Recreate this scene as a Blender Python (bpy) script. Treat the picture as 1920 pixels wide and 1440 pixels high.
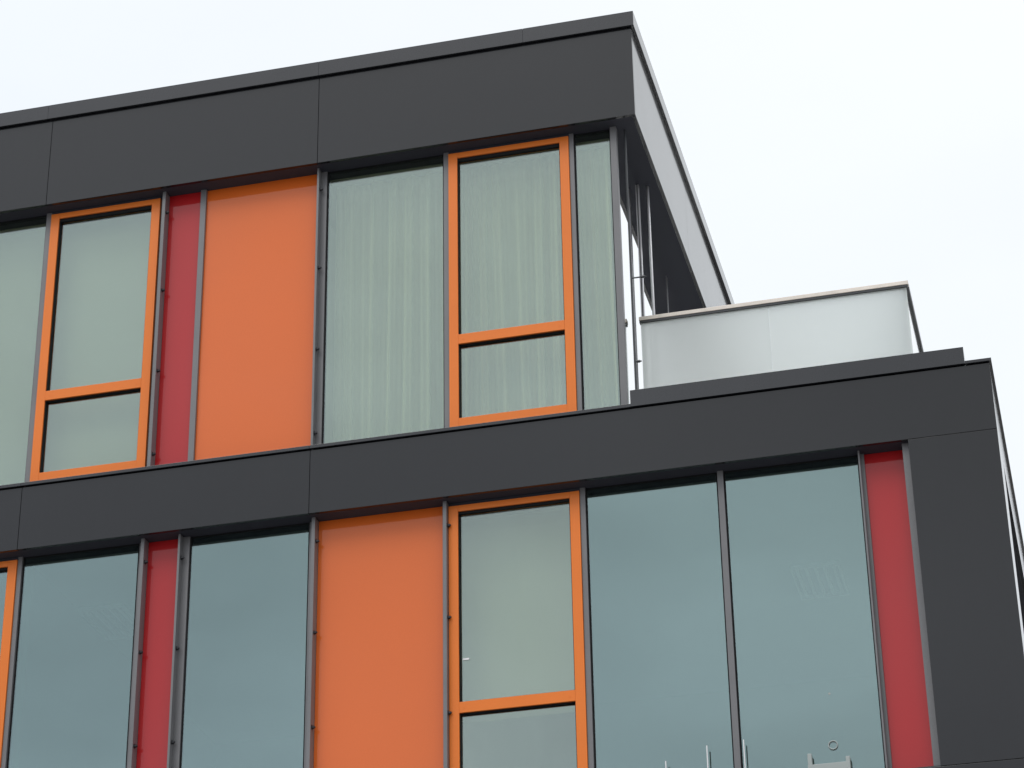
import bpy, bmesh, math, random
from mathutils import Vector, Matrix, noise
random.seed(7)
scene = bpy.context.scene
for o in list(bpy.data.objects):
    bpy.data.objects.remove(o)
COL = scene.collection
Z0 = 10.661          # height of the mid band's top lip above the ground

# ------------------------------------------------------------------ camera
cam_d = bpy.data.cameras.new("camera")
cam = bpy.data.objects.new("camera", cam_d)
COL.objects.link(cam)
cam_d.sensor_fit = 'HORIZONTAL'
cam_d.sensor_width = 36.0
cam_d.lens = 89.426
cam_d.clip_start = 0.1
cam_d.clip_end = 2000
R = Vector((0.969894340303343, 0.24301401956481983, -0.015784642615298074))
U = Vector((0.12859315268505986, -0.45602887711463697, 0.8806256096208424))
F = Vector((-0.20680611627817055, 0.8561435916553441, 0.473549765850884))
m = Matrix((R, U, -F)).transposed().to_4x4()
m.translation = Vector((3.03325, -17.0, -9.06125 + Z0))
cam.matrix_world = m
scene.camera = cam

# ------------------------------------------------------------------ world: overcast sky
SUN_EL, SUN_AZ = math.radians(52), math.radians(205)   # azimuth measured from +Y, clockwise
world = bpy.data.worlds.new("World")
scene.world = world
world.use_nodes = True
nt = world.node_tree
nt.nodes.clear()
def N(tree, t, **kw):
    n = tree.nodes.new(t)
    for k, v in kw.items():
        setattr(n, k, v)
    return n
out = N(nt, 'ShaderNodeOutputWorld')
bg = N(nt, 'ShaderNodeBackground')
bg.inputs['Strength'].default_value = 0.1
sky = N(nt, 'ShaderNodeTexSky')
sky.sky_type = 'NISHITA'
sky.sun_disc = False
sky.sun_elevation = SUN_EL
sky.sun_rotation = SUN_AZ
sky.dust_density = 4.0
sky.air_density = 1.0
tc = N(nt, 'ShaderNodeTexCoord')
sep = N(nt, 'ShaderNodeSeparateXYZ')
nt.links.new(tc.outputs['Generated'], sep.inputs[0])
ramp = N(nt, 'ShaderNodeValToRGB')
cr = ramp.color_ramp
cr.interpolation = 'EASE'
stops = [(0.0, (.70, .72, .74)), (0.30, (.88, .915, .95)), (0.50, (.945, .985, 1.0)), (0.68, (.975, 1.0, 1.0)), (1.0, (1.0, 1.0, 1.0))]
cr.elements[0].position = 0.0; cr.elements[0].color = (*stops[0][1], 1)
cr.elements[1].position = 1.0; cr.elements[1].color = (*stops[-1][1], 1)
for p_, c_ in stops[1:-1]:
    e = cr.elements.new(p_); e.color = (*c_, 1)
nt.links.new(sep.outputs['Z'], ramp.inputs[0])
# luminance grows towards the zenith like a real overcast dome
lum = N(nt, 'ShaderNodeMapRange')
lum.inputs['From Min'].default_value = 0.63
lum.inputs['From Max'].default_value = 1.0
lum.inputs['To Min'].default_value = 10.9
lum.inputs['To Max'].default_value = 31.0
nt.links.new(sep.outputs['Z'], lum.inputs['Value'])
# broad soft cloud mottling
mp = N(nt, 'ShaderNodeMapping')
mp.inputs['Scale'].default_value = (1.0, 1.0, 2.2)
nt.links.new(tc.outputs['Generated'], mp.inputs[0])
ns = N(nt, 'ShaderNodeTexNoise')
ns.inputs['Scale'].default_value = 4.5
ns.inputs['Detail'].default_value = 4.0
ns.inputs['Roughness'].default_value = 0.5
nt.links.new(mp.outputs[0], ns.inputs['Vector'])
nm = N(nt, 'ShaderNodeMapRange')
nm.inputs['From Min'].default_value = 0.3
nm.inputs['From Max'].default_value = 0.7
nm.inputs['To Min'].default_value = 0.80
nm.inputs['To Max'].default_value = 1.10
nt.links.new(ns.outputs[0], nm.inputs['Value'])
amp = N(nt, 'ShaderNodeMapRange')
amp.inputs['From Min'].default_value = -0.45; amp.inputs['From Max'].default_value = 0.25
amp.inputs['To Min'].default_value = 1.0; amp.inputs['To Max'].default_value = 0.16
nt.links.new(sep.outputs['Y'], amp.inputs['Value'])
nmx = N(nt, 'ShaderNodeMix', data_type='FLOAT')
nmx.inputs[2].default_value = 1.0
nt.links.new(amp.outputs[0], nmx.inputs[0]); nt.links.new(nm.outputs[0], nmx.inputs[3])
mul = N(nt, 'ShaderNodeMath', operation='MULTIPLY')
nt.links.new(lum.outputs[0], mul.inputs[0]); nt.links.new(nmx.outputs[0], mul.inputs[1])
sc1 = N(nt, 'ShaderNodeVectorMath', operation='SCALE')
nt.links.new(ramp.outputs[0], sc1.inputs[0]); nt.links.new(mul.outputs[0], sc1.inputs['Scale'])
mix = N(nt, 'ShaderNodeMix', data_type='RGBA')
mix.inputs[0].default_value = 0.93
nt.links.new(sky.outputs[0], mix.inputs[6]); nt.links.new(sc1.outputs[0], mix.inputs[7])
tx = N(nt, 'ShaderNodeMapRange')
tx.inputs['From Min'].default_value = -0.55; tx.inputs['From Max'].default_value = 0.05
nt.links.new(sep.outputs['X'], tx.inputs['Value'])
tint = N(nt, 'ShaderNodeMix', data_type='RGBA')
tint.inputs[6].default_value = (.915, .94, 1.0, 1); tint.inputs[7].default_value = (.985, .985, 1.0, 1)
nt.links.new(tx.outputs[0], tint.inputs[0])
vm = N(nt, 'ShaderNodeVectorMath', operation='MULTIPLY')
nt.links.new(mix.outputs[2], vm.inputs[0]); nt.links.new(tint.outputs[2], vm.inputs[1])
nt.links.new(vm.outputs[0], bg.inputs[0])
nt.links.new(bg.outputs[0], out.inputs[0])

sun_d = bpy.data.lights.new("sun", 'SUN')
sun_d.energy = 0.7
sun_d.angle = math.radians(25)
sun_d.color = (1.0, 0.96, 0.91)
sun = bpy.data.objects.new("sun", sun_d)
COL.objects.link(sun)
sd = Vector((math.sin(SUN_AZ) * math.cos(SUN_EL), math.cos(SUN_AZ) * math.cos(SUN_EL), math.sin(SUN_EL)))
sun.rotation_euler = sd.to_track_quat('Z', 'Y').to_euler()
sun.location = (0, -20, 40)

scene.view_settings.view_transform = 'Standard'
scene.view_settings.look = 'None'
scene.view_settings.exposure = 0.0
scene.view_settings.gamma = 1.0
scene.cycles.max_bounces = 10
scene.cycles.transparent_max_bounces = 12
scene.cycles.caustics_reflective = False
scene.cycles.caustics_refractive = False

# ------------------------------------------------------------------ materials
def base_mat(name):
    mt = bpy.data.materials.new(name)
    mt.use_nodes = True
    t = mt.node_tree
    return mt, t, t.nodes['Principled BSDF'], t.nodes['Material Output']

def paint(name, col, rough=0.4, spec=0.5, metal=0.0, coat=0.0, coat_rough=0.05, var=0.06, scale=1.5, bump=0.0, bscale=1.2,
          grain=0.0, rvar=0.05, streak=0.0, coat_ior=1.5):
    mt, t, b, o = base_mat(name)
    tcn = N(t, 'ShaderNodeTexCoord')
    geo = N(t, 'ShaderNodeNewGeometry')
    n1 = N(t, 'ShaderNodeTexNoise')
    n1.inputs['Scale'].default_value = scale
    n1.inputs['Detail'].default_value = 5
    t.links.new(geo.outputs['Position'], n1.inputs['Vector'])
    mr = N(t, 'ShaderNodeMapRange')
    mr.inputs['From Min'].default_value = 0.3; mr.inputs['From Max'].default_value = 0.7
    mr.inputs['To Min'].default_value = 1 - var; mr.inputs['To Max'].default_value = 1 + var
    t.links.new(n1.outputs[0], mr.inputs['Value'])
    val = mr.outputs[0]
    if streak > 0:      # faint rain streaks running down the sheet
        mps = N(t, 'ShaderNodeMapping')
        mps.inputs['Scale'].default_value = (9.0, 9.0, 0.35)
        t.links.new(geo.outputs['Position'], mps.inputs[0])
        n3 = N(t, 'ShaderNodeTexNoise')
        n3.inputs['Scale'].default_value = 1.6; n3.inputs['Detail'].default_value = 4
        t.links.new(mps.outputs[0], n3.inputs['Vector'])
        m3 = N(t, 'ShaderNodeMapRange')
        m3.inputs['From Min'].default_value = 0.35; m3.inputs['From Max'].default_value = 0.75
        m3.inputs['To Min'].default_value = 1 - streak; m3.inputs['To Max'].default_value = 1 + streak
        t.links.new(n3.outputs[0], m3.inputs['Value'])
        mm = N(t, 'ShaderNodeMath', operation='MULTIPLY')
        t.links.new(val, mm.inputs[0]); t.links.new(m3.outputs[0], mm.inputs[1])
        val = mm.outputs[0]
    if grain > 0:
        n4 = N(t, 'ShaderNodeTexNoise')
        n4.inputs['Scale'].default_value = 110; n4.inputs['Detail'].default_value = 2
        t.links.new(geo.outputs['Position'], n4.inputs['Vector'])
        m4 = N(t, 'ShaderNodeMapRange')
        m4.inputs['From Min'].default_value = 0.3; m4.inputs['From Max'].default_value = 0.7
        m4.inputs['To Min'].default_value = 1 - grain; m4.inputs['To Max'].default_value = 1 + grain
        t.links.new(n4.outputs[0], m4.inputs['Value'])
        mm = N(t, 'ShaderNodeMath', operation='MULTIPLY')
        t.links.new(val, mm.inputs[0]); t.links.new(m4.outputs[0], mm.inputs[1])
        val = mm.outputs[0]
    s = N(t, 'ShaderNodeVectorMath', operation='SCALE')
    s.inputs[0].default_value = col
    t.links.new(val, s.inputs['Scale'])
    t.links.new(s.outputs[0], b.inputs['Base Color'])
    rr = N(t, 'ShaderNodeMapRange')
    rr.inputs['From Min'].default_value = 0.3; rr.inputs['From Max'].default_value = 0.7
    rr.inputs['To Min'].default_value = max(0.0, rough - rvar); rr.inputs['To Max'].default_value = rough + rvar
    t.links.new(n1.outputs[0], rr.inputs['Value'])
    t.links.new(rr.outputs[0], b.inputs['Roughness'])
    b.inputs['Metallic'].default_value = metal
    b.inputs['Specular IOR Level'].default_value = spec
    b.inputs['Coat Weight'].default_value = coat
    b.inputs['Coat Roughness'].default_value = coat_rough
    b.inputs['Coat IOR'].default_value = coat_ior
    if bump > 0:
        n2 = N(t, 'ShaderNodeTexNoise')
        n2.inputs['Scale'].default_value = bscale; n2.inputs['Detail'].default_value = 1
        t.links.new(geo.outputs['Position'], n2.inputs['Vector'])
        bp = N(t, 'ShaderNodeBump')
        bp.inputs['Strength'].default_value = 1.0
        bp.inputs['Distance'].default_value = bump
        t.links.new(n2.outputs[0], bp.inputs['Height'])
        t.links.new(bp.outputs[0], b.inputs['Normal'])
        t.links.new(bp.outputs[0], b.inputs['Coat Normal'])
    return mt

def glass_mat(name, refl, tint, f0=0.28, wav=0.0):
    """coated insulating glass: a tinted mirror over a tinted see-through pane"""
    mt, t, b, o = base_mat(name)
    t.nodes.remove(b)
    geo = N(t, 'ShaderNodeNewGeometry')
    nz = N(t, 'ShaderNodeTexNoise')
    nz.inputs['Scale'].default_value = 1.1; nz.inputs['Detail'].default_value = 1.0
    t.links.new(geo.outputs['Position'], nz.inputs['Vector'])
    bp = N(t, 'ShaderNodeBump'); bp.inputs['Distance'].default_value = wav; bp.inputs['Strength'].default_value = 1
    t.links.new(nz.outputs[0], bp.inputs['Height'])
    lw = N(t, 'ShaderNodeLayerWeight'); lw.inputs['Blend'].default_value = 0.5
    pw = N(t, 'ShaderNodeMapRange', interpolation_type='SMOOTHSTEP')
    pw.inputs['From Min'].default_value = 0.30; pw.inputs['From Max'].default_value = 0.86
    t.links.new(lw.outputs['Facing'], pw.inputs['Value'])
    mr = N(t, 'ShaderNodeMapRange'); mr.inputs['To Min'].default_value = f0; mr.inputs['To Max'].default_value = 1.0
    t.links.new(pw.outputs[0], mr.inputs['Value'])
    # the coating's tint washes out at grazing angles
    mc = N(t, 'ShaderNodeMix', data_type='RGBA')
    mc.inputs[6].default_value = (*refl, 1); mc.inputs[7].default_value = (1, 1, 1, 1)
    t.links.new(pw.outputs[0], mc.inputs[0])
    gl = N(t, 'ShaderNodeBsdfGlossy'); gl.inputs['Roughness'].default_value = 0.0
    t.links.new(mc.outputs[2], gl.inputs['Color'])
    if wav: t.links.new(bp.outputs[0], gl.inputs['Normal'])
    tr = N(t, 'ShaderNodeBsdfTransparent'); tr.inputs['Color'].default_value = (*tint, 1)
    mx = N(t, 'ShaderNodeMixShader')
    t.links.new(mr.outputs[0], mx.inputs[0]); t.links.new(tr.outputs[0], mx.inputs[1]); t.links.new(gl.outputs[0], mx.inputs[2])
    t.links.new(mx.outputs[0], o.inputs[0])
    return mt

def frosted_mat(name):
    mt, t, b, o = base_mat(name)
    b.inputs['Base Color'].default_value = (.70, .78, .76, 1)
    b.inputs['Roughness'].default_value = 0.15
    tl = N(t, 'ShaderNodeBsdfTranslucent'); tl.inputs['Color'].default_value = (.95, 1.0, .98, 1)
    rf = N(t, 'ShaderNodeBsdfRefraction'); rf.inputs['Color'].default_value = (.96, 1, .985, 1)
    rf.inputs['Roughness'].default_value = 0.85; rf.inputs['IOR'].default_value = 1.10
    m1 = N(t, 'ShaderNodeMixShader'); m1.inputs[0].default_value = 0.99
    t.links.new(b.outputs[0], m1.inputs[1]); t.links.new(rf.outputs[0], m1.inputs[2])
    m2 = N(t, 'ShaderNodeMixShader'); m2.inputs[0].default_value = 0.84
    t.links.new(m1.outputs[0], m2.inputs[1]); t.links.new(tl.outputs[0], m2.inputs[2])
    lw = N(t, 'ShaderNodeLayerWeight'); lw.inputs['Blend'].default_value = 0.5
    gm = N(t, 'ShaderNodeMapRange', interpolation_type='SMOOTHSTEP')
    gm.inputs['From Min'].default_value = 0.45; gm.inputs['From Max'].default_value = 0.9
    gm.inputs['To Min'].default_value = 0.04
    t.links.new(lw.outputs['Facing'], gm.inputs['Value'])
    gs = N(t, 'ShaderNodeBsdfGlossy'); gs.inputs['Roughness'].default_value = 0.06; gs.inputs['Color'].default_value = (1, 1, 1, 1)
    m3 = N(t, 'ShaderNodeMixShader')
    t.links.new(gm.outputs[0], m3.inputs[0]); t.links.new(m2.outputs[0], m3.inputs[1]); t.links.new(gs.outputs[0], m3.inputs[2])
    # one diffusing skin: light that is already inside the sheet leaves it freely
    geo = N(t, 'ShaderNodeNewGeometry')
    tp = N(t, 'ShaderNodeBsdfTransparent')
    m4 = N(t, 'ShaderNodeMixShader')
    t.links.new(geo.outputs['Backfacing'], m4.inputs[0]); t.links.new(m3.outputs[0], m4.inputs[1]); t.links.new(tp.outputs[0], m4.inputs[2])
    t.links.new(m4.outputs[0], o.inputs[0])
    return mt

def cloth_mat(name, col, transl=0.3, sheer=0.0):
    """sheer cloth is see-through face on and dense where a fold turns edge on"""
    mt, t, b, o = base_mat(name)
    b.inputs['Base Color'].default_value = (*col, 1)
    b.inputs['Roughness'].default_value = 0.9
    tl = N(t, 'ShaderNodeBsdfTranslucent'); tl.inputs['Color'].default_value = (*col, 1)
    m1 = N(t, 'ShaderNodeMixShader'); m1.inputs[0].default_value = transl
    t.links.new(b.outputs[0], m1.inputs[1]); t.links.new(tl.outputs[0], m1.inputs[2])
    lw = N(t, 'ShaderNodeLayerWeight'); lw.inputs['Blend'].default_value = 0.5
    mr = N(t, 'ShaderNodeMapRange')
    mr.inputs['From Min'].default_value = 0.1; mr.inputs['From Max'].default_value = 0.75
    mr.inputs['To Min'].default_value = sheer; mr.inputs['To Max'].default_value = 0.0
    t.links.new(lw.outputs['Facing'], mr.inputs['Value'])
    tp = N(t, 'ShaderNodeBsdfTransparent')
    m2 = N(t, 'ShaderNodeMixShader')
    t.links.new(mr.outputs[0], m2.inputs[0]); t.links.new(m1.outputs[0], m2.inputs[1]); t.links.new(tp.outputs[0], m2.inputs[2])
    t.links.new(m2.outputs[0], o.inputs[0])
    return mt

M = {}
M['clad'] = paint('anthracite_cladding', (.0075, .0082, .0105), rough=.5, spec=.05, coat=1.0, coat_rough=.11, coat_ior=1.52, var=.07, scale=.7, bump=.0012, bscale=1.6, grain=.05, streak=.05)
M['coping'] = paint('anthracite_coping_sheet', (.014, .015, .019), rough=.4, spec=.05, coat=1.0, coat_rough=.09, coat_ior=1.62, var=.07, scale=1.5, bump=.002, bscale=2.5, grain=.04, streak=.04)
M['soffit'] = paint('dark_soffit', (.042, .044, .058), rough=.7, spec=.3, var=.08)
M['orange_frame'] = paint('orange_lacquer', (.82, .205, .030), rough=.4, spec=.3, var=.03, grain=.02)
M['orange'] = paint('orange_backed_glass', (.74, .140, .014), rough=.55, spec=.2, coat=.85, coat_rough=.02, var=.03, scale=.8, grain=.02)
M['red'] = paint('red_backed_glass', (.45, .008, .011), rough=.55, spec=.2, coat=.85, coat_rough=.02, var=.03, scale=.8, grain=.02)
M['mull'] = paint('grey_mullion', (.17, .17, .176), rough=.38, spec=.5, var=.06, scale=3, grain=.05)
M['alu'] = paint('pale_aluminium', (.62, .62, .64), rough=.35, spec=.6, metal=.0, coat=1.0, var=.06, scale=4)
M['gasket'] = paint('black_gasket', (.010, .011, .012), rough=.7, spec=.2)
M['bolt'] = paint('steel_bolt', (.05, .05, .055), rough=.35, metal=.6)
M['darkmetal'] = paint('dark_metal', (.045, .05, .055), rough=.4)
M['rail'] = paint('pale_wood_handrail', (.80, .73, .65), rough=.55, var=.10, scale=8, grain=.05)
M['glass'] = glass_mat('window_glass', (.74, .85, .88), (.92, .965, .855), .20, .0005)
M['glass_low'] = glass_mat('window_glass_lower', (.69, .87, .89), (.62, .71, .66), .252, .0005)
M['frost'] = frosted_mat('frosted_glass')
M['curtain'] = cloth_mat('sheer_curtain', (.90, .88, .82), .28, .55)
M['blind'] = cloth_mat('roller_blind', (.84, .84, .79), .30)
M['room'] = paint('room_wall', (.50, .50, .49), rough=.8, spec=.2)
M['floor_in'] = paint('room_floor', (.22, .20, .18), rough=.6, spec=.3)
M['white'] = paint('white_enamel', (.85, .86, .86), rough=.4)
M['deck'] = paint('terrace_paving', (.74, .74, .72), rough=.8, grain=.15)
M['ground'] = paint('paving', (.21, .205, .20), rough=.85, spec=.3, var=.15, scale=.4, grain=.15)
M['pale'] = paint('pale_plastic', (.36, .40, .385), rough=.5)
M['lamp'] = paint('lamp_louvre', (.80, .82, .82), rough=.5)

# ------------------------------------------------------------------ mesh helpers
class MB:
    def __init__(self): self.bm = bmesh.new()
    def box(self, x0, x1, y0, y1, z0, z1, bev=0.0):
        r = bmesh.ops.create_cube(self.bm, size=1.0)
        for v in r['verts']:
            v.co = Vector(((x0 + x1) / 2 + v.co.x * (x1 - x0), (y0 + y1) / 2 + v.co.y * (y1 - y0), (z0 + z1) / 2 + v.co.z * (z1 - z0)))
        if bev > 0:
            es = {e for v in r['verts'] for e in v.link_edges}
            bmesh.ops.bevel(self.bm, geom=list(es), offset=bev, segments=2, affect='EDGES', profile=0.6)
        return self
    def cyl(self, p0, p1, rad, seg=12, r2=None):
        p0, p1 = Vector(p0), Vector(p1)
        d = p1 - p0
        mt = Matrix.Translation((p0 + p1) / 2) @ d.to_track_quat('Z', 'Y').to_matrix().to_4x4()
        bmesh.ops.create_cone(self.bm, cap_ends=True, segments=seg, radius1=rad, radius2=rad if r2 is None else r2, depth=d.length, matrix=mt)
        return self
    def torus(self, c, R_, r_, seg=40, ring=10):
        c = Vector(c); vs = []
        for i in range(seg):
            a = 2 * math.pi * i / seg
            row = []
            for j in range(ring):
                b = 2 * math.pi * j / ring
                rr = R_ + r_ * math.cos(b)
                row.append(self.bm.verts.new(c + Vector((rr * math.cos(a), r_ * math.sin(b), rr * math.sin(a)))))
            vs.append(row)
        for i in range(seg):
            for j in range(ring):
                self.bm.faces.new((vs[i][j], vs[(i + 1) % seg][j], vs[(i + 1) % seg][(j + 1) % ring], vs[i][(j + 1) % ring]))
        return self
    def build(self, name, mat, parent=None, smooth=False, dz=Z0):
        bm = self.bm
        if dz:
            for v in bm.verts: v.co.z += dz
        xs = [v.co.x for v in bm.verts]; ys = [v.co.y for v in bm.verts]; zs = [v.co.z for v in bm.verts]
        c = Vector(((min(xs) + max(xs)) / 2, (min(ys) + max(ys)) / 2, min(zs)))
        for v in bm.verts: v.co -= c
        bmesh.ops.recalc_face_normals(bm, faces=bm.faces)
        if smooth:
            for f_ in bm.faces: f_.smooth = True
        me = bpy.data.meshes.new(name)
        bm.to_mesh(me); bm.free()
        me.materials.append(mat)
        o = bpy.data.objects.new(name, me)
        COL.objects.link(o)
        wl = c.copy()
        o['_w'] = list(wl)
        if parent is not None:
            o.parent = parent
            pw_ = Vector(parent['_w'])
            o.location = wl - pw_
        else:
            o.location = wl
        return o

def tag(o, label=None, cat=None, group=None, kind=None):
    if label: o['label'] = label
    if cat: o['category'] = cat
    if group: o['group'] = group
    if kind: o['kind'] = kind
    return o

def empty(name, loc):
    o = bpy.data.objects.new(name, None)
    COL.objects.link(o)
    o.location = loc
    o.empty_display_size = 0.2
    o['_w'] = list(loc)
    return o

# ------------------------------------------------------------------ ground
g = MB()
g.box(-400, 400, -400, 400, -0.4, 0.0)
gr = g.build('ground', M['ground'], dz=0)
tag(gr, 'grey paved ground around the building', kind='structure')

# ------------------------------------------------------------------ the building
B = empty('office_building', (-1.8, 4.5, 0.0))
tag(B, 'modern building clad in anthracite panels with orange and red panels between large windows', 'building')
D = 0.165            # plane of the panes
ZB = {'rt': 3.699, 'rl': 3.561, 'rb': 2.6855, 'mt': 0.0, 'mb': -0.560, 'lt': -3.100, 'lb': -3.66}
XL, XP, XR = -11.0, 0.0, 2.583     # left end, penthouse corner, lower corner
YB = 9.0

def clad(x0, x1, z0, z1, y0=0.0, t=0.03, name='cladding_panel'):
    return MB().box(x0, x1, y0, y0 + t, z0, z1, .0015).build(name, M['clad'], B)
def clad_side(x, y0, y1, z0, z1, t=0.03):
    return MB().box(x - t, x, y0, y1, z0, z1, .0015).build('cladding_panel', M['clad'], B)
J = 0.0022            # half width of an open joint
# roof band
for a, b_ in ((XL, -7.594), (-7.594, -5.155), (-5.155, -2.717), (-2.717, XP)):
    clad(a + (J if a > XL else 0), b_ - (J if b_ < XP else 0), ZB['rb'], ZB['rl'] - .007)
for a, b_ in ((0.03 + J, 2.4), (2.4, 4.9), (4.9, 7.2), (7.2, YB)):
    clad_side(XP, a, b_ - (.0006 if b_ < YB else 0), ZB['rb'], ZB['rl'] - .007)
# mid band
for a, b_ in ((XL, -7.594), (-7.594, -5.155), (-5.155, -2.717), (-2.717, XR)):
    clad(a + (J if a > XL else 0), b_ - (J if b_ < XR else 0), ZB['mb'], ZB['mt'] - .012)
for a, b_ in ((0.03 + J, 3.0), (3.0, 6.0), (6.0, YB)):
    clad_side(XR, a + (J if a > .1 else 0), b_ - J, ZB['mb'], ZB['mt'] - .012)
# corner panel of the storey below
clad(1.930, XR, ZB['lt'] + J, ZB['mb'] - 2 * J)
clad_side(XR, 0.03 + J, .62, ZB['lt'] + J, ZB['mb'] - 2 * J)
# next band down
for a, b_ in ((XL, -5.155), (-5.155, -2.717), (-2.717, XR)):
    clad(a + (J if a > XL else 0), b_ - (J if b_ < XR else 0), ZB['lb'], ZB['lt'] - J)
clad_side(XR, 0.03 + J, YB, ZB['lb'], ZB['lt'] - J)

# body behind the cladding (kept clear of the rooms)
def wall(x0, x1, y0, y1, z0, z1, mat='soffit', name='wall'):
    return MB().box(x0, x1, y0, y1, z0, z1).build(name, M[mat], B)
wall(XL, XP - .034, .034, YB, ZB['rb'] + .023, ZB['rt'] - .006, name='roof_slab')
wall(XL, XR - .034, .034, YB, ZB['mb'] + .023, ZB['mt'] - .013, name='floor_slab')
wall(XL, XR - .034, .034, YB, ZB['lb'] + .03, ZB['lt'] - .006, name='floor_slab')
# soffits that close the bands underneath
def soffit(x0, x1, y0, y1, z):
    return MB().box(x0, x1, y0, y1, z, z + .02).build('soffit', M['soffit'], B)
soffit(XL, XP - .0302, .0302, D + .12, ZB['rb'] + .0004)
soffit(-.30, XP - .0302, D + .121, YB, ZB['rb'] + .0004)
soffit(XL, XR - .0302, .0302, D + .12, ZB['mb'] + .0004)
soffit(XR - .30, XR - .0302, D + .121, YB, ZB['mb'] + .0004)
# storeys further down, out of the photograph
wall(XL, XR - .02, .02, YB, -Z0 + .35, ZB['lb'] - .002, 'clad', 'lower_wall')
wall(XL - .06, XR + .04, -.04, YB + .05, -Z0 - .05, -Z0 + .349, 'deck', 'plinth')
# ends and back
wall(XL - .04, XL - .002, .0, YB, ZB['lb'], ZB['rl'], 'clad', 'end_wall')
wall(XL, XR - .04, YB + .002, YB + .04, ZB['lb'], ZB['mt'] - .02, 'clad', 'rear_wall')
wall(XL, XP - .04, YB + .002, YB + .04, ZB['mt'], ZB['rl'] - .02, 'clad', 'rear_wall')

# copings
def coping(x0, x1, z0, z1, yf=-.02, depth=.30, lip=True):
    b = MB()
    b.box(x0, x1, yf, yf + depth, z1 - .004, z1, .0012)           # top sheet
    b.box(x0, x1, yf, yf + .006, z0, z1 - .0045)                  # front drop
    b.box(x0, x1, yf, yf + .026, z0 - .003, z0 - .0003)           # folded drip
    return b.build('coping', M['coping'], B)
for a, b_ in ((XL, -7.6), (-7.6, -5.193), (-5.193, -2.716), (-2.716, -.921), (-.921, 0.026)):
    coping(a + .001, b_ - (.001 if b_ < 0 else 0), ZB['rl'], ZB['rt'], yf=-.028, depth=.36)
for a, b_ in ((.335, 3.0), (3.0, 6.0), (6.0, YB + .06)):
    c = MB()
    c.box(-.33, .026, a, b_ - .004, ZB['rt'] - .004, ZB['rt'], .0012)
    c.box(.020, .026, a if a > 1 else -.021, b_ - .004, ZB['rl'], ZB['rt'] - .0045)
    c.box(-.0003, .026, a if a > 1 else .0, b_ - .004, ZB['rl'] - .003, ZB['rl'] - .0003)
    c.build('coping', M['coping'], B)
for a, b_ in ((XL, -7.6), (-7.6, -5.16), (-5.16, -2.72), (-2.72, -.1385)):
    coping(a + .002, b_ - (.001 if b_ < -.5 else .0003), .0, .023, depth=.16)
coping(2.4060, XR + .018, .0, .020, depth=.30)
for a, b_ in ((.285, 3.0), (3.0, 6.0), (6.0, YB + .06)):
    c = MB()
    c.box(2.30, XR + .018, a, b_ - .003, .016, .020, .001)
    c.box(XR + .012, XR + .018, a if a > 1 else -.013, b_ - .003, .0, .0155)
    c.box(XR, XR + .018, a if a > 1 else .0, b_ - .003, -.003, -.0003)
    c.build('coping', M['coping'], B)
# raised upstand in front of the terrace
for a, b_ in ((-.1385, 2.4055),):
    c = MB()
    c.box(a, b_, -.0195, .235, .0, .1348)
    c.box(a, b_, -.0205, .24, .135, .139, .0012)
    c.build('upstand', M['coping'], B)

# terrace floor
MB().box(-.18, 2.29, .25, YB, -.012, .03).build('terrace_floor', M['deck'], B)

# ---- window rows
ROW = {'up': (ZB['mt'] + .020, ZB['rb']), 'lo': (ZB['lt'] + .010, ZB['mb'])}

def flat_mullion(row, x0, x1, yf=.138):
    z0, z1 = ROW[row]
    o = MB().box(x0, x1, yf, D + .05, z0, z1, .0015).build('mullion', M['mull'], B)
    return o

def fin_mullion(row, x0, x1, base=True):
    """proud flat bar with bolts on its side; next to a pane it stands on a base profile"""
    z0, z1 = ROW[row]
    if base:
        o = MB().box(x0, x1, .146, D + .05, z0, z1, .0015).build('mullion', M['mull'], B)
        fx0, fx1, fy = x0 + .003, x0 + .021, .078
    else:
        o = MB().box(x0, x1 - .0305, .150, D + .05, z0, z1, .0015).build('mullion', M['mull'], B)
        fx0, fx1, fy = x1 - .030, x1 - .001, .075
    MB().box(fx0, fx1, fy, .1455 if base else D + .05, z0, z1 - .001, .002).build('fin', M['mull'], o)
    z = z1 - .195
    while z > z0:
        k = MB()
        yb = fy + .034
        k.cyl((fx1, yb, z), (fx1 + .003, yb, z), .019, 16)
        k.cyl((fx1 + .003, yb, z), (fx1 + .018, yb, z), .014, 6)
        k.cyl((fx1 + .018, yb, z), (fx1 + .026, yb, z), .008, 10)
        k.build('bolt', M['bolt'], o)
        z -= .765
    return o

def pane(x0, x1, z0, z1, y, parent, mat='glass', name='pane'):
    return MB().box(x0, x1, y, y + .006, z0, z1).build(name, M[mat], parent)

def gasket_frame(b, x0, x1, z0, z1, y0, y1, w):
    b.box(x0, x0 + w, y0, y1, z0, z1)
    b.box(x1 - w, x1, y0, y1, z0, z1)
    b.box(x0 + w, x1 - w, y0, y1, z0, z0 + w)
    b.box(x0 + w, x1 - w, y0, y1, z1 - w, z1)

def fixed_window(row, x0, x1, mat='glass'):
    z0, z1 = ROW[row]
    g = MB(); gasket_frame(g, x0, x1, z0, z1 - .001, D - .004, D + .030, .012)
    w = g.build('window', M['gasket'], B)
    pane(x0 + .004, x1 - .004, z0 + .004, z1 - .005, D, w, mat)
    return w

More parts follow.
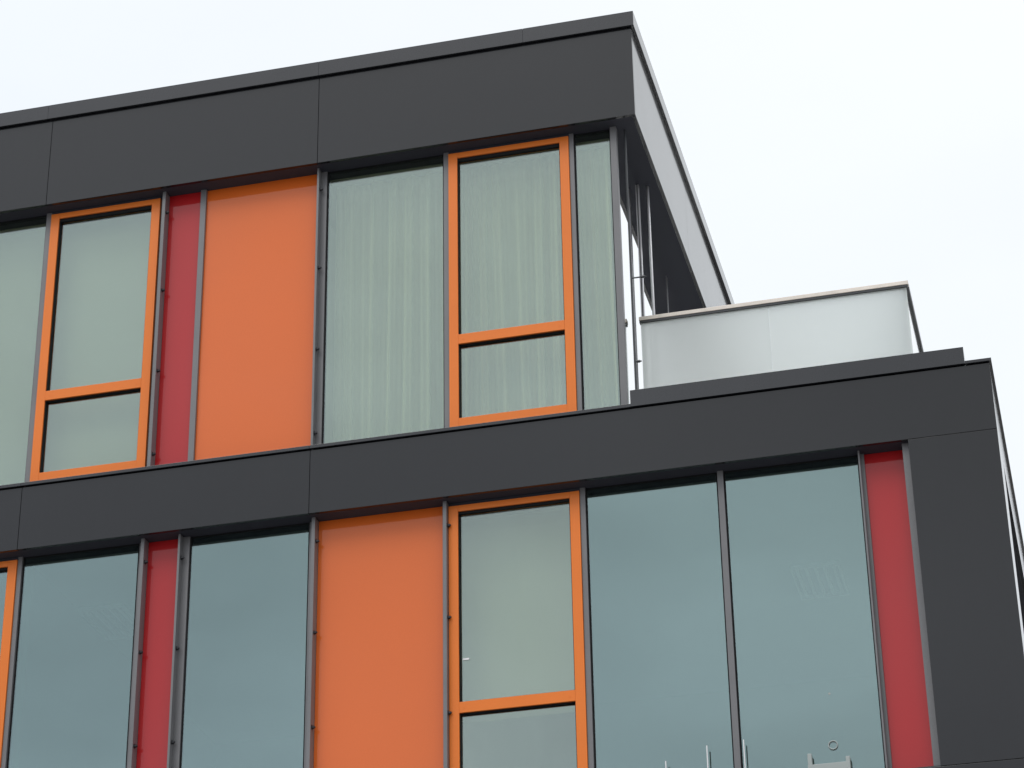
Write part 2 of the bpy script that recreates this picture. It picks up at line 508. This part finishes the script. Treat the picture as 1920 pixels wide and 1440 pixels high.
def opening_window(row, x0, x1, mat='glass', label=None):
    z0, z1 = ROW[row]
    top = z1 - .028
    bot = z0 + .045
    w = .076
    it, ib = (top - .050), bot + .105
    tz = z1 - 1.805 if row == 'up' else z1 - 1.685
    yf, yb = .124, D + .05
    b = MB()
    b.box(x0, x0 + w, yf, yb, bot, top, .002)
    b.box(x1 - w, x1, yf, yb, bot, top, .002)
    b.box(x0 + w + .0004, x1 - w - .0004, yf + .0006, yb, it, top, .0015)
    b.box(x0 + w + .0004, x1 - w - .0004, yf + .0006, yb, bot, ib, .0015)
    b.box(x0 + w + .0004, x1 - w - .0004, yf - .001, yb, tz - .043, tz + .043, .002)
    fr = b.build('opening_window', M['orange_frame'], B)
    if label: fr['label'] = label
    MB().box(x0 - .001, x1 + .001, yf + .014, yb, top + .001, z1 - .001).build('head_strip', M['soffit'], fr)
    MB().box(x0 - .001, x1 + .001, yf + .008, yb, z0, bot - .001).build('sill_strip', M['soffit'], fr)
    gk = MB()
    for za, zb in ((ib, tz - .0435), (tz + .0435, it)):
        gasket_frame(gk, x0 + w + .0005, x1 - w - .0005, za, zb, yf + .014, D + .02, .006)
    hd = .022 if row == 'up' else .012
    gk.box(x0 + w + .007, x1 - w - .007, yf + .016, D + .001, it - .0062 - hd, it - .0062)
    gk.build('gasket', M['gasket'], fr)
    for za, zb in ((ib, tz - .0435), (tz + .0435, it)):
        pane(x0 + w + .002, x1 - w - .002, za + .001, zb - .001, D + .002, fr, mat)
    for xs_ in (x0 + w + .04, x1 - w - .04):      # screw covers on the transom and the bottom rail
        for zs_ in (tz - .004, bot + .03):
            MB().cyl((xs_, yf - .003, zs_), (xs_, yf + .001, zs_), .0055, 10).build('screw_cover', M['orange_frame'], fr)
    return fr

def colour_panel(row, x0, x1, kind):
    z0, z1 = ROW[row]
    o = MB().box(x0, x1, D, D + .02, z0, z1 - .001, .001).build(kind + '_panel', M[kind], B)
    MB().box(x0 - .01, x1 + .01, D + .021, D + .05, z0, z1 - .002).build('backing', M['gasket'], o)
    return o

# upper storey, left to right
fixed_window('up', -9.2, -8.2); flat_mullion('up', -8.2, -8.15)
fixed_window('up', -8.15, -7.3); flat_mullion('up', -7.3, -7.25)
fixed_window('up', -7.25, -6.27); flat_mullion('up', -6.27, -6.215)
fixed_window('up', -6.215, -5.205)
flat_mullion('up', -5.205, -5.157)
opening_window('up', -5.155, -4.158, label='orange framed opening window beside the upper red panel')
fin_mullion('up', -4.156, -4.089, False)
colour_panel('up', -4.089, -3.798, 'red')
flat_mullion('up', -3.798, -3.749)
colour_panel('up', -3.749, -2.745, 'orange')
fin_mullion('up', -2.745, -2.676)
fixed_window('up', -2.676, -1.659)
flat_mullion('up', -1.659, -1.616)
opening_window('up', -1.614, -.590, label='orange framed opening window with pleated curtain behind')
flat_mullion('up', -.588, -.550)
fixed_window('up', -.550, -.241)
# lower storey
fixed_window('lo', -9.2, -8.2, 'glass_low'); flat_mullion('lo', -8.2, -8.15)
fixed_window('lo', -8.15, -7.3, 'glass_low'); flat_mullion('lo', -7.3, -7.25)
fixed_window('lo', -7.25, -6.27, 'glass_low'); flat_mullion('lo', -6.27, -6.23)
opening_window('lo', -6.228, -5.207, 'glass_low', label='orange framed opening window cut by the left edge')
flat_mullion('lo', -5.205, -5.168)
fixed_window('lo', -5.168, -4.175, 'glass_low')
fin_mullion('lo', -4.173, -4.102, False)
colour_panel('lo', -4.102, -3.823, 'red')
fin_mullion('lo', -3.823, -3.748)
fixed_window('lo', -3.748, -2.757, 'glass_low')
fin_mullion('lo', -2.757, -2.687, False)
colour_panel('lo', -2.687, -1.680, 'orange')
fin_mullion('lo', -1.680, -1.628, False)
ow = opening_window('lo', -1.626, -.592, 'glass', label='orange framed opening window below the band')
MB().box(-1.532, -1.480, D - .0015, D + .0005, -1.856, -1.842).build('sticker', M['white'], ow)
flat_mullion('lo', -.590, -.549)
fixed_window('lo', -.549, .474, 'glass_low')
flat_mullion('lo', .474, .519)
lw_ = fixed_window('lo', .519, 1.543, 'glass_low')
MB().cyl((1.185, D - .0015, -2.421), (1.185, D + .0005, -2.421), .009, 14).build('sticker', M['pale'], lw_)
# the slim proud fin left of the right-hand red panel
z0, z1 = ROW['lo']
mo = MB().box(1.543, 1.584, .146, D + .05, z0, z1, .0015).build('mullion', M['mull'], B)
MB().box(1.545, 1.558, .085, .1455, z0, z1 - .001, .0012).build('fin', M['mull'], mo)
colour_panel('lo', 1.584, 1.878, 'red')
flat_mullion('lo', 1.878, 1.929, yf=.060)
# sill sheets
MB().box(XL, 1.929, .004, D + .045, ZB['lt'] - .002, ZB['lt'] + .008).build('window_sill', M['coping'], B)
MB().box(XL, -.245, .142, D + .045, .0235, .0385 - .0195).build('window_sill', M['coping'], B)

# corner post and glazed side of the penthouse
z0, z1 = ROW['up']
MB().box(-.241, -.190, .128, .190, z0, z1, .002).build('corner_post', M['mull'], B)
def side_pane(x, y0, y1, zz0=.04, zz1=None):
    zz1 = ZB['rb'] - .002 if zz1 is None else zz1
    g = MB()
    w_ = .02
    g.box(x - .03, x - .001, y0, y0 + w_, zz0, zz1)
    g.box(x - .03, x - .001, y1 - w_, y1, zz0, zz1)
    g.box(x - .03, x - .001, y0 + w_, y1 - w_, zz0, zz0 + w_)
    g.box(x - .03, x - .001, y0 + w_, y1 - w_, zz1 - w_, zz1)
    o = g.build('side_window', M['gasket'], B)
    MB().box(x - .006, x, y0 + .002, y1 - .002, zz0 + .002, zz1 - .002).build('pane', M['glass'], o)
    return o
side_pane(-.200, .192, 1.040)
rod = MB().cyl((-.130, .21, .135), (-.130, .21, z1 + .001), .009, 12).build('door_rod', M['darkmetal'], B)
for zz, ln in ((1.270, .112), (.510, .045)):
    k = MB()
    k.cyl((-.130, .21, zz), (-.122 + ln, .21, zz), .006, 10)
    k.cyl((-.122 + ln - .04, .21, zz), (-.122 + ln - .012, .21, zz), .011, 12)
    k.build('handle', M['darkmetal'], rod)
MB().box(-.262, -.197, 1.042, 1.080, .04, z1 - .001, .002).build('mullion', M['darkmetal'], B)
MB().box(-.196, -.186, 1.044, 1.078, .04, z1 - .001, .001).build('cover_strip', M['alu'], B)
side_pane(-.250, 1.082, 2.600)
MB().box(-.270, -.247, 2.602, 2.650, .04, z1 - .001, .002).build('mullion', M['mull'], B)
side_pane(-.250, 2.652, 4.10)
wall(-.28, -.249, 4.102, YB, .031, z1 - .001, 'clad', 'side_wall')
# slim steel post standing just clear of the glass
MB().cyl((-.118, 1.10, .031), (-.118, 1.10, ZB['rb'] + .001), .012, 14).build('post', M['alu'], B, smooth=True)

# glazed side wall of the storey below (recessed behind the side band)
for ya, yb in ((.66, 2.2), (2.26, 3.8), (3.86, 5.4), (5.46, 7.0)):
    side_pane(XR - .165, ya, yb, ZB['lt'] + .012, ZB['mb'] - .001)
    MB().box(XR - .20, XR - .14, yb + .002, yb + .058, ZB['lt'] + .012, ZB['mb'] - .001, .002).build('mullion', M['mull'], B)
wall(XR - .20, XR - .14, 7.06, YB, ZB['lt'], ZB['mb'] - .001, 'clad', 'side_wall')
wall(XR - .20, XR - .032, .622, .658, ZB['lt'] + .0, ZB['mb'] - .001, 'clad', 'side_wall')

# rooms behind the glass
def room(x0, x1, z0, z1, yb=4.6):
    MB().box(x0, x1, D + .12, yb, z1 - .02, z1 - .002).build('ceiling', M['room'], B)
    MB().box(x0, x1, D + .06, yb, z0 + .001, z0 + .02).build('floor', M['floor_in'], B)
    MB().box(x0, x1, yb, yb + .05, z0 + .02, z1 - .021).build('room_wall', M['room'], B)
room(XL, -.28, .0, ZB['rb'])
room(XL, XR - .21, ZB['lt'] + .009, ZB['mb'])
for x_ in (-6.25, -3.95, -3.0):
    MB().box(x_, x_ + .10, D + .13, 4.59, .021, ZB['rb'] - .021).build('room_wall', M['room'], B)
for x_ in (-5.19, -1.66):
    MB().box(x_, x_ + .05, D + .13, 4.59, ZB['lt'] + .03, ZB['mb'] - .021).build('room_wall', M['room'], B)

# ------------------------------------------------------------------ terrace balustrade
YBAL = .60
Bal = empty('glass_balustrade', (.93, YBAL, Z0 + .03))
tag(Bal, 'frosted glass balustrade with a pale wooden handrail on the roof terrace', 'balustrade')
XB0, XB1, ZR = -.150, 2.016, 1.118
MB().box(XB0, XB1, YBAL - .028, YBAL + .028, ZR - .034, ZR, .003).build('handrail', M['rail'], Bal)
MB().box(XB1 - .040, XB1 + .001, YBAL + .029, 6.0, ZR - .034, ZR, .003).build('handrail', M['mull'], Bal)
MB().box(XB0 + .002, XB1 - .006, YBAL - .022, YBAL + .022, ZR - .052, ZR - .0345).build('rail_channel', M['darkmetal'], Bal)
MB().box(XB1 - .046, XB1 - .002, YBAL + .023, 6.0, ZR - .052, ZR - .0345).build('rail_channel', M['darkmetal'], Bal)
MB().box(XB0 + .01, .8952, YBAL - .006, YBAL + .006, .16, ZR - .0525, .001).build('glass_panel', M['frost'], Bal)
MB().box(.8968, XB1 - .018, YBAL - .006, YBAL + .006, .16, ZR - .0525, .001).build('glass_panel', M['frost'], Bal)
for ya, yb in ((YBAL + .012, 2.4), (2.412, 4.2), (4.212, 6.0)):
    MB().box(XB1 - .030, XB1 - .018, ya, yb, .16, ZR - .0525, .001).build('glass_panel', M['frost'], Bal)
MB().box(XB0 + .01, XB1 - .004, YBAL - .03, YBAL + .03, .031, .159, .002).build('base_rail', M['darkmetal'], Bal)
MB().box(XB1 - .05, XB1 + .004, YBAL + .031, 6.0, .031, .159, .002).build('base_rail', M['darkmetal'], Bal)

# ------------------------------------------------------------------ curtains and blinds
def curtain(x0, x1, z0, z1, y, pleat, amp, mat, label, seed, gather=1.0, name='curtain', cat='curtain', group=None):
    rnd = random.Random(seed)
    n = max(8, int((x1 - x0) / .006)); nz_ = 14
    bm = bmesh.new(); rows = []
    ph = rnd.random() * 10
    for j in range(nz_ + 1):
        v = j / nz_
        row = []
        for i in range(n + 1):
            u = i / n; x = x0 + (x1 - x0) * u
            w = noise.noise(Vector((x * 2.4 + seed, v * .30, seed))) * 1.6
            a = amp * (.60 + .40 * noise.noise(Vector((x * 3.1, seed * 2., .3)))) * (1.0 - .25 * v * gather)
            yy = a * math.sin(2 * math.pi * (x / pleat) + w * 2.6 + ph) + .34 * a * math.sin(2 * math.pi * x / (pleat * .44) + w * 2.8 + v * .6)
            xx = x + .004 * math.sin(v * 3 + x * 9)
            row.append(bm.verts.new((xx, y + yy, z0 + (z1 - z0) * v)))
        rows.append(row)
    for j in range(nz_):
        for i in range(n):
            bm.faces.new((rows[j][i], rows[j][i + 1], rows[j + 1][i + 1], rows[j + 1][i]))
    r = bmesh.ops.solidify(bm, geom=bm.faces[:], thickness=.0012)
    mb = MB(); mb.bm.free(); mb.bm = bm
    o = mb.build(name, M[mat], None, smooth=True)
    tag(o, label, cat, group)
    return o
zt, zb_ = ZB['rb'] - .022, .05
G = 'pleated curtains behind the upper windows'
curtain(-2.66, -1.64, zb_, zt, D + .22, .16, .046, 'curtain', 'pale pleated curtain behind the wide fixed pane right of the upper orange panel', 3, group=G)
curtain(-1.63, -.58, zb_, zt, D + .22, .15, .044, 'curtain', 'pale pleated curtain behind the upper orange framed window nearest the corner', 11, group=G)
curtain(-.57, -.30, zb_, zt, D + .21, .15, .040, 'curtain', 'pale pleated curtain behind the narrow corner pane', 23, group=G)
curtain(-6.20, -5.20, zb_, zt, D + .17, .60, .006, 'blind', 'smooth pale green blind behind the pane at the left edge', 31, name='blind', cat='blind')
curtain(-5.15, -4.16, zb_, zt, D + .17, .50, .006, 'blind', 'smooth pale blind behind the upper left orange framed window', 37, name='blind', cat='blind')
curtain(-1.61, -.61, ZB['mb'] - 1.70, ZB['mb'] - .022, D + .25, .55, .006, 'blind', 'smooth grey blind drawn half way behind the lower orange framed window', 41, name='blind', cat='blind')

# ------------------------------------------------------------------ small things at and behind the lower glass
for x_, top, lab in ((-.015, -2.828, 'shortest thin white rod on the sill, nearest the lower orange framed window'),
                     (.288, -2.743, 'thin white rod on the sill just left of the bare grey mullion'),
                     (.555, -2.727, 'tallest thin white rod on the sill, just right of the bare grey mullion')):
    o = MB().cyl((x_, .10, ZB['lt'] + .0085), (x_, .10, top), .0045, 10).build('rod', M['white'], None)
    tag(o, lab, 'rod', 'white rods on the lower window sill')
o = MB().torus((1.182, .158, -2.812), .031, .0045).build('ring', M['pale'], None, smooth=True)
tag(o, 'small round pale ring stuck to the lower right pane', 'ring')
b = MB()
b.box(1.00, 1.30, .09, .15, ZB['lt'] + .0085, -2.965, .004)
b.box(1.002, 1.032, .095, .145, -2.9649, -2.88, .004)
b.box(1.27, 1.30, .095, .145, -2.9649, -2.925, .004)
o = b.build('tray', M['pale'], None)
tag(o, 'pale tray with raised ends on the sill of the lower right pane', 'tray')
def ceiling_light(x, y, label):
    r_ = empty('ceiling_light', (x, y, Z0 + ZB['mb'] - .06))
    tag(r_, label, 'ceiling light', 'ceiling lights inside the lower storey')
    f = MB()
    f.box(x - .20, x - .185, y - .32, y + .32, ZB['mb'] - .06, ZB['mb'] - .0215)
    f.box(x + .185, x + .20, y - .32, y + .32, ZB['mb'] - .06, ZB['mb'] - .0215)
    f.box(x - .185, x + .185, y - .32, y - .305, ZB['mb'] - .06, ZB['mb'] - .0215)
    f.box(x - .185, x + .185, y + .305, y + .32, ZB['mb'] - .06, ZB['mb'] - .0215)
    f.build('frame', M['lamp'], r_)
    l = MB()
    for i in range(5):
        xx = x - .15 + i * .075
        l.box(xx - .012, xx + .012, y - .30, y + .30, ZB['mb'] - .055, ZB['mb'] - .03)
    l.build('louvre', M['lamp'], r_)
ceiling_light(-4.93, 1.50, 'louvred ceiling light seen faintly through the lower left pane')
ceiling_light(.95, 2.3, 'louvred ceiling light seen faintly through the lower right pane')

for o in bpy.data.objects:
    if '_w' in o: del o['_w']
